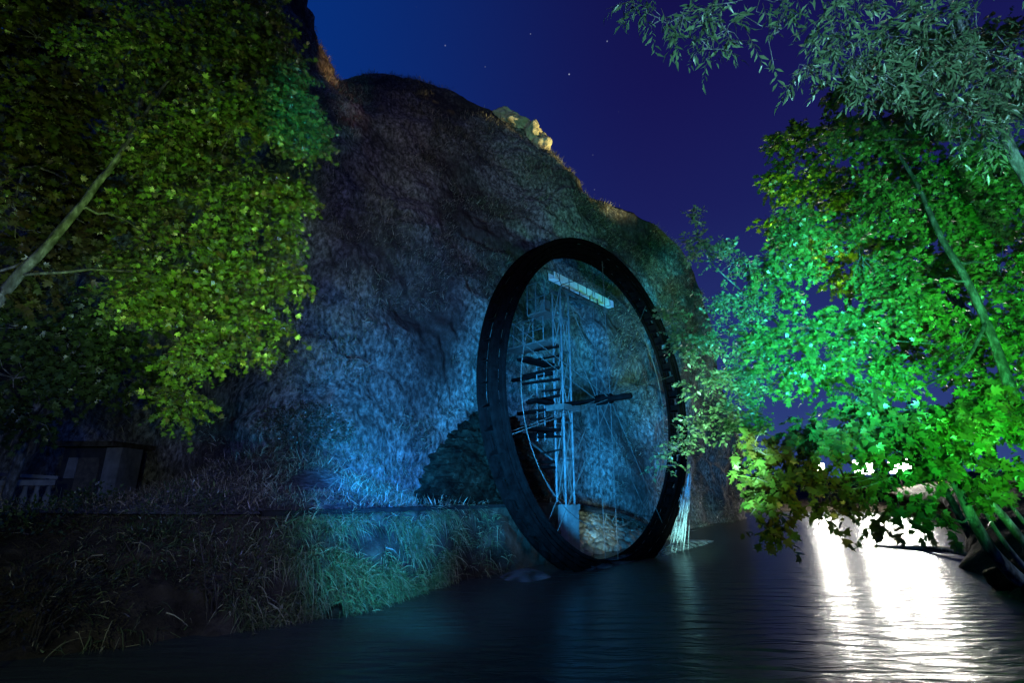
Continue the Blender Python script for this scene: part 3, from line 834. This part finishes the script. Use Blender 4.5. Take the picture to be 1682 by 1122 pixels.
make_tree('plane_tree', 'dim tree in the upper left corner behind the leaning pale trunk', 'tree',
          [((-15.5, 12.2, 1.5), 0.26), (-90, 480, 12.2, 0.20), (0, 300, 12.0, 0.15), (40, 235, 12.0, 0.12), (75, 170, 12.1, 0.10), (125, 80, 12.3, 0.06), (140, -40, 12.5, 0.04)],
          [(60, 60, 12, 95, 85), (110, 190, 12.2, 85, 75), (30, 170, 11.8, 70, 70), (190, 40, 12.4, 80, 55), (25, 330, 11.0, 40, 32), (150, 380, 12.5, 80, 70), (40, 440, 12.2, 70, 60), (190, 260, 12.6, 80, 80), (-20, 60, 12, 80, 90), (120, 300, 12.4, 80, 70)],
          0.17, LEAF_STAR, [(0.06, 0.040, 0.015), (0.055, 0.06, 0.016), (0.045, 0.075, 0.018)], density=3.0, spray=0.55, droop=0.2, limb_r=0.05)
make_tree('slope_tree', 'low dark tree on the slope above the hut at lower left', 'tree',
          [((-14.6, 15.5, 1.4), 0.14), (40, 720, 15.2, 0.12), (90, 620, 15, 0.10), (150, 540, 15, 0.06), (210, 500, 15, 0.03)],
          [(20, 620, 14.5, 60, 45), (50, 690, 14.3, 60, 36), (130, 590, 15, 70, 60), (200, 620, 15.2, 70, 50), (180, 520, 15.3, 80, 60), (270, 640, 15.4, 50, 40), (60, 540, 15, 80, 60)],
          0.16, LEAF_STAR, [(0.03, 0.045, 0.016), (0.04, 0.07, 0.02), (0.05, 0.085, 0.025)], density=2.4, spray=0.5, droop=0.5, limb_r=0.04)

make_tree('plane_tree', 'tall yellow-green tree standing against the sky at far right bank', 'tree',
          [((24.5, 27.5, 0.6), 0.34), (1600, 560, 27.5, 0.26), (1520, 420, 27, 0.2), (1450, 300, 26.5, 0.12), (1400, 210, 26.2, 0.05)],
          [(1310, 235, 25.5, 48, 40), (1395, 250, 26, 75, 55), (1285, 300, 25.5, 36, 36), (1360, 315, 25.5, 75, 55), (1450, 330, 26.5, 90, 75), (1262, 360, 25.2, 24, 24), (1500, 220, 26.5, 80, 70), (1570, 300, 27, 80, 80),
           (1385, 165, 26, 22, 60), (1330, 390, 25.5, 60, 45), (1420, 430, 26, 80, 60), (1520, 440, 27, 80, 70), (1640, 380, 27, 80, 90), (1600, 520, 27, 90, 70), (1480, 540, 27, 80, 60), (1660, 240, 27, 80, 90), (1600, 120, 27, 100, 80), (1490, 100, 27, 80, 70), (1660, 640, 27, 70, 60)],
          0.24, LEAF_STAR, [(0.075, 0.065, 0.018), (0.060, 0.095, 0.018), (0.050, 0.110, 0.022)], density=2.6, spray=0.8, droop=0.15, limb_r=0.08, per=10)
make_tree('plane_tree', 'vivid green floodlit tree with slanting trunk on the right bank', 'tree',
          [((13.9, 13.6, 0.5), 0.24), (1705, 760, 13.4, 0.20), (1650, 610, 13.8, 0.125), (1620, 530, 14.0, 0.112), (1585, 455, 14.2, 0.10), (1545, 388, 14.5, 0.085), (1505, 300, 14.9, 0.065), (1465, 235, 15.2, 0.045), (1430, 160, 15.4, 0.03)],
          [(1310, 375, 14.5, 50, 36), (1290, 450, 14.3, 50, 52), (1335, 540, 14.2, 55, 52), (1415, 420, 14.8, 60, 50), (1500, 470, 14.6, 55, 55), (1420, 540, 14.3, 62, 48), (1320, 600, 14.0, 66, 40), (1440, 610, 14.0, 70, 42),
           (1560, 330, 15.2, 60, 60), (1640, 440, 15.0, 55, 66), (1580, 570, 14.8, 50, 50), (1530, 230, 15.4, 66, 50), (1670, 560, 14.8, 40, 50), (1450, 330, 15.6, 60, 50), (1640, 300, 15.6, 55, 60), (1420, 230, 15.6, 50, 40), (1260, 560, 14.0, 36, 34)],
          0.14, LEAF_STAR, GREEN, density=3.0, spray=0.65, droop=0.3, limb_r=0.05, bark=M_BARK_DARK,
          extra_limbs=[([(1620, 530, 14.0), (1580, 600, 13.6), (1500, 640, 13.4)], 0.06, 0.03)])
make_tree('overhanging_tree', 'narrow-leaved pale branches hanging from above at upper right', 'tree',
          [((13.5, 5.5, 0.8), 0.22), (2150, 600, 8.0, 0.17), (1790, 420, 8.6, 0.13), (1680, 280, 8.8, 0.105), (1655, 230, 8.8, 0.09), (1600, 100, 8.6, 0.06), (1540, -60, 8.2, 0.04)],
          [(1040, 2, 7.2, 42, 16), (1120, 25, 7.2, 55, 34), (1190, 50, 7.3, 55, 46), (1280, 50, 7.4, 62, 56), (1370, 55, 7.6, 66, 62), (1460, 60, 7.8, 72, 56), (1570, 80, 8.0, 80, 60), (1655, 120, 8.2, 66, 60),
           (1440, 140, 7.8, 52, 34), (1560, 180, 8.0, 50, 36), (1640, 230, 8.4, 40, 34), (1330, 110, 7.5, 34, 24), (1080, 30, 7.2, 40, 20), (1160, 80, 7.2, 36, 24), (1400, 110, 7.7, 50, 40), (1500, 130, 7.9, 60, 44), (1600, 190, 8.2, 54, 40), (1250, -10, 7.4, 80, 30), (1420, -10, 7.6, 80, 40), (1600, 10, 8.0, 90, 50)],
          0.20, LEAF_LONG, [(0.055, 0.095, 0.045), (0.085, 0.135, 0.065), (0.130, 0.175, 0.100)], density=3.6, spray=0.45, droop=0.55, limb_r=0.03, per=12)
make_tree('drooping_tree', 'low leafy tree drooping over the bright water at lower right', 'tree',
          [((11.6, 11.2, 0.0), 0.17), (1690, 962, 11.6, 0.15), (1640, 918, 11.6, 0.125), (1602, 862, 11.5, 0.105), (1572, 800, 11.5, 0.09), (1520, 715, 11.6, 0.07), (1485, 650, 11.8, 0.04)],
          [(1240, 735, 11.0, 52, 34), (1275, 785, 11.0, 52, 42), (1330, 715, 11.2, 75, 36), (1420, 715, 11.3, 80, 44), (1345, 790, 11.0, 60, 34), (1440, 785, 11.0, 70, 36), (1530, 700, 11.5, 80, 50), (1625, 680, 11.8, 70, 52),
           (1540, 785, 11.2, 70, 44), (1640, 770, 11.5, 50, 44), (1480, 845, 10.9, 34, 20), (1437, 868, 10.8, 16, 17), (1270, 872, 10.8, 22, 20), (1245, 828, 10.9, 34, 26), (1375, 838, 10.9, 40, 16), (1310, 850, 10.9, 30, 18), (1535, 845, 11.0, 28, 22), (1400, 660, 11.6, 70, 30)],
          0.17, LEAF_STAR, AUTUMN, density=3.4, spray=0.5, droop=0.45, limb_r=0.03,
          extra_limbs=[([(1720, 945, 11.9), (1682, 892, 11.9), (1642, 842, 11.9), (1600, 800, 11.9), (1560, 740, 11.9)], 0.11, 0.05), ([(1740, 930, 12.6), (1690, 868, 12.5), (1655, 822, 12.5), (1630, 780, 12.5)], 0.06, 0.03), ([(1550, 770, 11.4), (1490, 775, 11.2), (1420, 800, 11.0), (1340, 810, 11.0)], 0.03, 0.012), ([(1705, 955, 11.3), (1668, 915, 11.3), (1630, 862, 11.4), (1600, 800, 11.5)], 0.06, 0.03)])
make_tree('slender_tree', 'sparse pale-green tree reaching across the right edge of the wheel', 'tree',
          [((16.0, 19.0, 0.5), 0.13), (1500, 720, 18.0, 0.09), (1400, 640, 17.0, 0.07), (1310, 560, 16.0, 0.05), (1230, 490, 15.2, 0.03), (1160, 420, 15, 0.015), (1138, 345, 15, 0.006)],
          [(1138, 355, 15, 12, 26), (1155, 405, 15, 34, 28), (1205, 430, 15, 46, 36), (1095, 522, 14.5, 36, 18), (1140, 560, 14.6, 52, 30), (1200, 555, 15, 56, 46), (1165, 630, 14.8, 48, 44), (1235, 620, 15.2, 50, 50), (1090, 765, 14.2, 32, 14), (1110, 735, 14.3, 36, 20),
           (1205, 690, 15, 52, 42), (1140, 705, 14.6, 36, 26), (1235, 500, 15.2, 40, 34), (1180, 490, 15, 36, 26), (1250, 450, 15.4, 30, 30)],
          0.15, LEAF_SIMPLE, [(0.060, 0.100, 0.040), (0.090, 0.140, 0.060), (0.130, 0.170, 0.090)], density=3.8, spray=0.5, droop=0.15, limb_r=0.018, per=9)

# shrubs on the left bank
def shrub(label, px, py, Y, rx, ry, leaf, tpl, pal, dens=1.3, cat='shrub', group='shrubs on the left bank'):
    c = P(px, py, Y)
    k = np.linalg.norm(c) / FPX
    root = thing('shrub', label, cat, (c[0], c[1], c[2] - ry * k), group)
    mb = MB()
    b_ = np.array(root.location)
    for i in range(7):
        e_ = c + rng.normal(size=3) * np.array([rx, rx, ry]) * k * 0.5
        mb.tube([b_ + rng.normal(size=3) * 0.05 - (0, 0, 0.7), (b_ + e_) / 2 + rng.normal(size=3) * 0.05, e_], [0.02, 0.014, 0.006], 5)
    mb.build('stems', M_STEM, root, True)
    n = int(dens * math.pi * rx * ry / ((leaf * 0.5 / k) ** 2))
    d_ = unit(rng.normal(size=(n, 3))); pos = c + d_ * (rng.random(n) ** 0.4)[:, None] * np.array([rx, (rx + ry) / 2, ry]) * k
    pos = pos[fbm(pos * 2.2, 2, 44) > -0.35]
    n = len(pos)
    V_, F_, kk = leaves(pos, unit(pos - c) + rng.normal(size=(n, 3)) * 0.5 + np.array([0, 0, 0.2]), leaf * rng.uniform(.6, 1.2, n), tpl)
    pal = np.array(pal)
    col_ = pal[rng.integers(0, len(pal), n)] * rng.uniform(0.7, 1.25, n)[:, None]
    mesh_obj('foliage', V_, F_, M_LEAF, root, smooth=False, tint=np.repeat(col_, kk, axis=0))
    return root
DK = [(0.025, 0.045, 0.014), (0.035, 0.07, 0.02), (0.05, 0.085, 0.03)]
shrub('leafy green shrub below the balustrade at the left edge', 60, 865, 10.8, 75, 34, 0.10, LEAF_SIMPLE, DK)
shrub('dark shrub below the hut', 150, 825, 12.5, 45, 24, 0.10, LEAF_SIMPLE, DK)
shrub('blue-green bushy shrub on the bank between hut and hanging grass', 305, 850, 10.6, 70, 50, 0.09, LEAF_LONG, DK)
shrub('low shrub with drooping leaves left of the hanging grass', 250, 905, 9.7, 55, 40, 0.10, LEAF_LONG, DK)
shrub('dry brown shrub at the bank edge beside the trickle', 370, 940, 9.4, 60, 46, 0.09, LEAF_LONG, [(0.05, 0.035, 0.02), (0.06, 0.05, 0.025), (0.04, 0.05, 0.025)])
shrub('dark brown bush on the slope above the river wall', 500, 700, 16.0, 75, 34, 0.10, LEAF_SIMPLE, [(0.03, 0.018, 0.012), (0.04, 0.025, 0.015), (0.03, 0.03, 0.015)])
shrub('shadowed bush in the bottom left corner', 60, 985, 8.0, 90, 45, 0.10, LEAF_LONG, [(0.03, 0.022, 0.014), (0.04, 0.03, 0.018), (0.025, 0.03, 0.015)])

# blades: grass hanging over the bank, scrub tufts on cliff and slopes
def blades(root_pos, dirs, length, width, bend, seg=3):
    n = len(root_pos)
    dirs = unit(dirs)
    side = unit(np.cross(dirs, rng.normal(size=(n, 3))))
    us = np.linspace(0, 1, seg + 1)
    V_ = np.zeros((n, 2 * seg + 1, 3))
    for i, u in enumerate(us):
        c = root_pos + dirs * (length * u)[:, None] + np.array([0, 0, -1.0]) * (bend * length * u * u)[:, None]
        if i < seg:
            w = (width * (1 - 0.75 * u))[:, None]
            V_[:, 2 * i] = c - side * w; V_[:, 2 * i + 1] = c + side * w
        else:
            V_[:, 2 * seg] = c
    F_ = []
    for i in range(seg - 1):
        F_ += [(2 * i, 2 * i + 1, 2 * i + 3), (2 * i, 2 * i + 3, 2 * i + 2)]
    F_ += [(2 * seg - 2, 2 * seg - 1, 2 * seg)]
    F_ = np.array(F_)
    FF = (np.arange(n)[:, None, None] * (2 * seg + 1) + F_[None]).reshape(-1, 3)
    return V_.reshape(-1, 3), FF, 2 * seg + 1

def pick_tint(pal, n, k):
    pal = np.array(pal)
    c = pal[rng.integers(0, len(pal), n)] * rng.uniform(0.6, 1.3, n)[:, None]
    return np.repeat(c, k, axis=0)

n = 60000
ci = rng.integers(120, 222, n); ri = rng.integers(8, 69, n)
rp = BK[ri, ci] + rng.normal(size=(n, 3)) * 0.05
cx = rp[:, 0] + 0.35 * vnoise(rp * 1.3, 8)
keep = (fbm(rp * 1.7, 3, 66) > -0.25) & (rng.random(n) < np.clip((cx + 4.9) / 1.2, 0.12, 1)) & (rng.random(n) < np.clip((-1.25 - cx) / 0.6, 0.06, 1))
rp = rp[keep]; n = len(rp)
hang = np.array([0.45, -0.5, 0.45]) + rng.normal(size=(n, 3)) * 0.65
V_, F_, kk = blades(rp, hang, rng.uniform(0.10, 0.55, n) ** 1.0, rng.uniform(0.005, 0.012, n), rng.uniform(0.3, 1.3, n), 3)
tag(mesh_obj('hanging_grass', V_, F_, M_BLADE, smooth=False, tint=pick_tint([(0.06, 0.09, 0.035), (0.12, 0.15, 0.06), (0.22, 0.21, 0.12), (0.05, 0.06, 0.03)], n, kk)),
    'long grass hanging over the left bank down to the water', 'grass', kind='stuff')
n = 14000
ci = rng.integers(20, 132, n); ri = rng.integers(6, 69, n)
rp = BK[ri, ci] + rng.normal(size=(n, 3)) * 0.06
keep = fbm(rp * 0.9, 3, 61) > -0.1
rp = rp[keep]; n = len(rp)
V_, F_, kk = blades(rp, np.array([0.3, -0.3, 0.9]) + rng.normal(size=(n, 3)) * 0.6, rng.uniform(0.08, 0.34, n), np.full(n, 0.008), rng.uniform(0.1, 0.9, n), 3)
tag(mesh_obj('bank_grass', V_, F_, M_BLADE, smooth=False, tint=pick_tint([(0.05, 0.04, 0.022), (0.07, 0.06, 0.03), (0.04, 0.05, 0.022)], n, kk)),
    'dry tufted grass on the dark bank at lower left', 'grass', kind='stuff')
n = 34000
ci = rng.integers(60, 330, n); ri = rng.integers(1, 40, n)
rp = CLD[ri, ci] + rng.normal(size=(n, 3)) * 0.10
rp = rp[(fbm(rp * 0.8, 3, 33) > -0.15)]; n = len(rp)
V_, F_, kk = blades(rp, np.array([0.1, -0.2, 0.8]) + rng.normal(size=(n, 3)) * 0.45, rng.uniform(0.10, 0.38, n), rng.uniform(0.005, 0.012, n), rng.uniform(0, 0.8, n), 3)
tag(mesh_obj('slope_brush', V_, F_, M_BLADE, smooth=False, tint=pick_tint([(0.16, 0.13, 0.09), (0.08, 0.065, 0.045), (0.26, 0.23, 0.17), (0.05, 0.05, 0.03)], n, kk)),
    'dry brush and weeds on the slope above the river wall', 'brush', kind='stuff')
n = 170000
ci = rng.integers(60, 520, n); ri = rng.integers(6, 286, n)
rp = CLD[ri, ci]
keep = (fbm(rp * 0.45, 3, 71) + 0.25 * vnoise(rp * 2.5, 5)) > 0.02
rp = rp[keep]; nn = CL_N[ri, ci][keep]; n = len(rp)
rp = rp + rng.normal(size=(n, 3)) * 0.08
V_, F_, kk = blades(rp, nn * np.sign(-nn[:, 1:2]) * 0.5 + np.array([0, -0.2, 0.45]) + rng.normal(size=(n, 3)) * 0.45, rng.uniform(0.12, 0.50, n), np.full(n, 0.012), rng.uniform(0.0, 0.8, n), 2)
tag(mesh_obj('cliff_scrub', V_, F_, M_BLADE, smooth=False, tint=pick_tint([(0.14, 0.12, 0.08), (0.32, 0.29, 0.22), (0.04, 0.038, 0.025), (0.08, 0.085, 0.06)], n, kk)),
    'dry scrub clinging all over the cliff face', 'scrub', kind='stuff')

# ------------------------------------------------------------------ rocks on the ridge, by the water
for (px, py, Y, r, sx, sz, lab) in [(470, 42, 34.6, 0.75, 0.9, 1.7, 'orange lit rock high on the dark crag beside the left tree'), (834, 190, 30.6, 0.55, 1.5, 0.8, 'small floodlit yellow rock at the upper end of the ridge group'), (856, 203, 30.7, 0.62, 1.5, 0.8, 'broad floodlit yellow rock just below the upper end of the ridge group'),
                                    (876, 216, 30.8, 0.6, 1.2, 1.2, 'tall floodlit yellow rock in the middle of the lit ridge group'), (888, 238, 30.9, 0.55, 0.8, 1.3, 'brightest yellow rock at the lower end of the lit ridge group'),
                                    (938, 306, 31.3, 0.42, 0.8, 1.6, 'thin lit rock on the ridge right of the yellow rock group')]:
    rock('rock_outcrop', P(px, py, Y), r, int(px), M_RIDGE, lab, 'rock', 'floodlit rocks on the cliff ridge', sx=sx, sz=sz, rough=0.5, n=4)
for (x, y, r, lab) in [(10.9, 11.0, 0.6, 'dark boulder at the waterline under the right trunks'), (11.6, 12.9, 0.55, 'dark boulder behind the right trunks at the water edge'), (10.2, 9.5, 0.5, 'dark boulder at the right edge of the river')]:
    rock('boulder', (x, y, 0.1), r, int(x * 10), M_STONE, lab, 'boulder', 'boulders on the right waterline')
rs = np.random.default_rng(3)
for k in range(9):
    u = k / 8.0
    q = np.array([-11.5, 5.9, 0.05]) * (1 - u) + np.array([-3.4, 10.2, 0.05]) * u
    rock('boulder', q + rs.normal(size=3) * (0.2, 0.15, 0.04), rs.uniform(0.16, 0.34), k + 60, M_STONE, 'dark wet boulder along the shadowed left waterline', 'boulder', 'boulders on the left waterline', n=2)

bar_v, bar_f = rock_mesh((0, 0, 0), 1.0, 91, sx=2.4, sy=0.55, sz=0.14, n=3, rough=0.3)
o = mesh_obj('gravel_bar', bar_v, bar_f, M_RUBBLE); o.location = tuple(P0(1560, 905)); o.rotation_euler = (0, 0, 0.25)
tag(o, 'low gravel bar in the bright water left of the right trunks', 'gravel bar')
lg = MB(); a_ = P0(1500, 897, 0.06); b_ = P0(1618, 918, 0.12)
lg.tube(resample([a_, (a_ + b_) / 2 + np.array([0, 0.1, 0.05]), b_], 10), np.linspace(0.04, 0.09, 10), 8)
tag(lg.build('driftwood', M_BARK, None, True), 'dark driftwood log lying in the bright water', 'log')

# ------------------------------------------------------------------ white water
def fall(name, top, bot, w0, w1, label, strands=26, bow=0.35, out=(0.6, -0.6, 0)):
    mb = MB(); top, bot, out = np.asarray(top, float), np.asarray(bot, float), np.asarray(out, float)
    sd_ = np.array([0.75, 0.66, 0])
    for k in range(strands):
        j = float(np.clip(rng.normal() * 0.5, -1.2, 1.2)); u0 = rng.uniform(0, 0.75); u1 = min(1.0, u0 + rng.uniform(0.15, 0.5)); pts = []
        off = rng.normal(size=3) * 0.03; b_ = bow * (1 + 0.3 * rng.normal())
        for u in np.linspace(u0, u1, 6):
            pts.append(top * (1 - u) + bot * u + sd_ * j * (w0 * (1 - u) + w1 * u) + out * b_ * math.sqrt(u) * 0.5 + off)
        r = rng.uniform(0.006, 0.022)
        mb.tube(pts, [r * .3, r * .8, r, r, r * .7, r * .2], 5, cap=False)
    return tag(mb.build(name, M_FOAM, None, True), label, 'falling water')
fall('falling_water', P(1131, 770, 20.4), P(1104, 884, 20.4) * np.array([1, 1, 0]) + np.array([0, 0, 0.0]), 0.12, 0.65, 'pale veil of water falling from the right side of the wheel', strands=80)
fall('falling_water', P0(296, 962, 0.55), P0(316, 1003, 0.02), 0.05, 0.10, 'small white trickle falling down the dark left bank', strands=36, bow=0.1)

def foam_patch(name, poly, label, seed, mat=None):
    """low hummock of churned water standing a few centimetres above the river"""
    c = np.mean([P0(*q) for q in poly], axis=0)
    ring = resample([P0(*q) for q in poly + poly[:1]], 40)
    V_ = []; n_r = 8
    for j in range(n_r):
        u = 1 - j / (n_r - 1) * 0.98
        for q_ in ring[:-1]:
            p = c + (q_ - c) * u
            V_.append((p[0], p[1], 0.004 + 0.15 * (1 - u ** 2)))
    V_ = np.array(V_); V_[:, 2] += np.abs(fbm(V_ * 1.2 + seed, 2, seed)) * 0.015
    F_ = [(j * 39 + k, j * 39 + (k + 1) % 39, (j + 1) * 39 + (k + 1) % 39, (j + 1) * 39 + k) for j in range(n_r - 1) for k in range(39)]
    return tag(mesh_obj(name, V_, F_, mat or M_FOAM), label, 'foam')
foam_patch('foam', [(1082, 908), (1100, 895), (1118, 888), (1172, 889), (1150, 898), (1110, 908), (1088, 914)], 'bright foam where the falling water meets the river', 3)
foam_patch('foam', [(820, 948), (850, 938), (890, 940), (905, 950), (870, 957), (835, 956)], 'faint foam at the near foot of the wheel', 4, M_FOAM_FAINT)
foam_patch('foam', [(948, 935), (1000, 922), (1060, 908), (1085, 906), (1050, 920), (990, 936)], 'thin dark-blue foam line between the two feet of the wheel', 5, M_FOAM_FAINT)

# ------------------------------------------------------------------ white floodlights on the far right bank
M_LENS = lamp_mat('floodlight_lens', (1.0, 0.97, 0.86), 280.0)
def floodlight(px, py, Y, w, h, label):
    c = P(px, py, Y)
    root = thing('floodlight', label, 'floodlight', (c[0], c[1], 0.3), 'white floodlights on the far bank')
    mb = MB(); mb.tube([(c[0], c[1] + 0.25, 0.2), (c[0], c[1] + 0.25, c[2] + h * 0.6)], 0.07, 10); mb.build('pole', M_RUST, root, True)
    dv = unit(np.array([-c[0], -c[1], -3.0])); s_ = unit(np.cross(dv, Zv)); u_ = np.cross(s_, dv)
    mb = MB(); mb.frame_box(c - dv * 0.12, s_ * (w / 2 + .06), u_ * (h / 2 + .06), dv * 0.11); mb.build('housing', M_RUST, root)
    mb = MB(); mb.frame_box(c + dv * 0.012, s_ * w / 2, u_ * h / 2, dv * 0.02); mb.build('lens', M_LENS, root)
floodlight(1342, 770, 58, 1.4, 1.05, 'floodlight furthest left on the far bank above the narrow reflection')
floodlight(1418, 768, 57, 1.7, 1.4, 'floodlight in the middle on the far bank behind the drooping leaves')
floodlight(1478, 766, 56, 1.9, 1.4, 'floodlight furthest right on the far bank behind the drooping leaves')
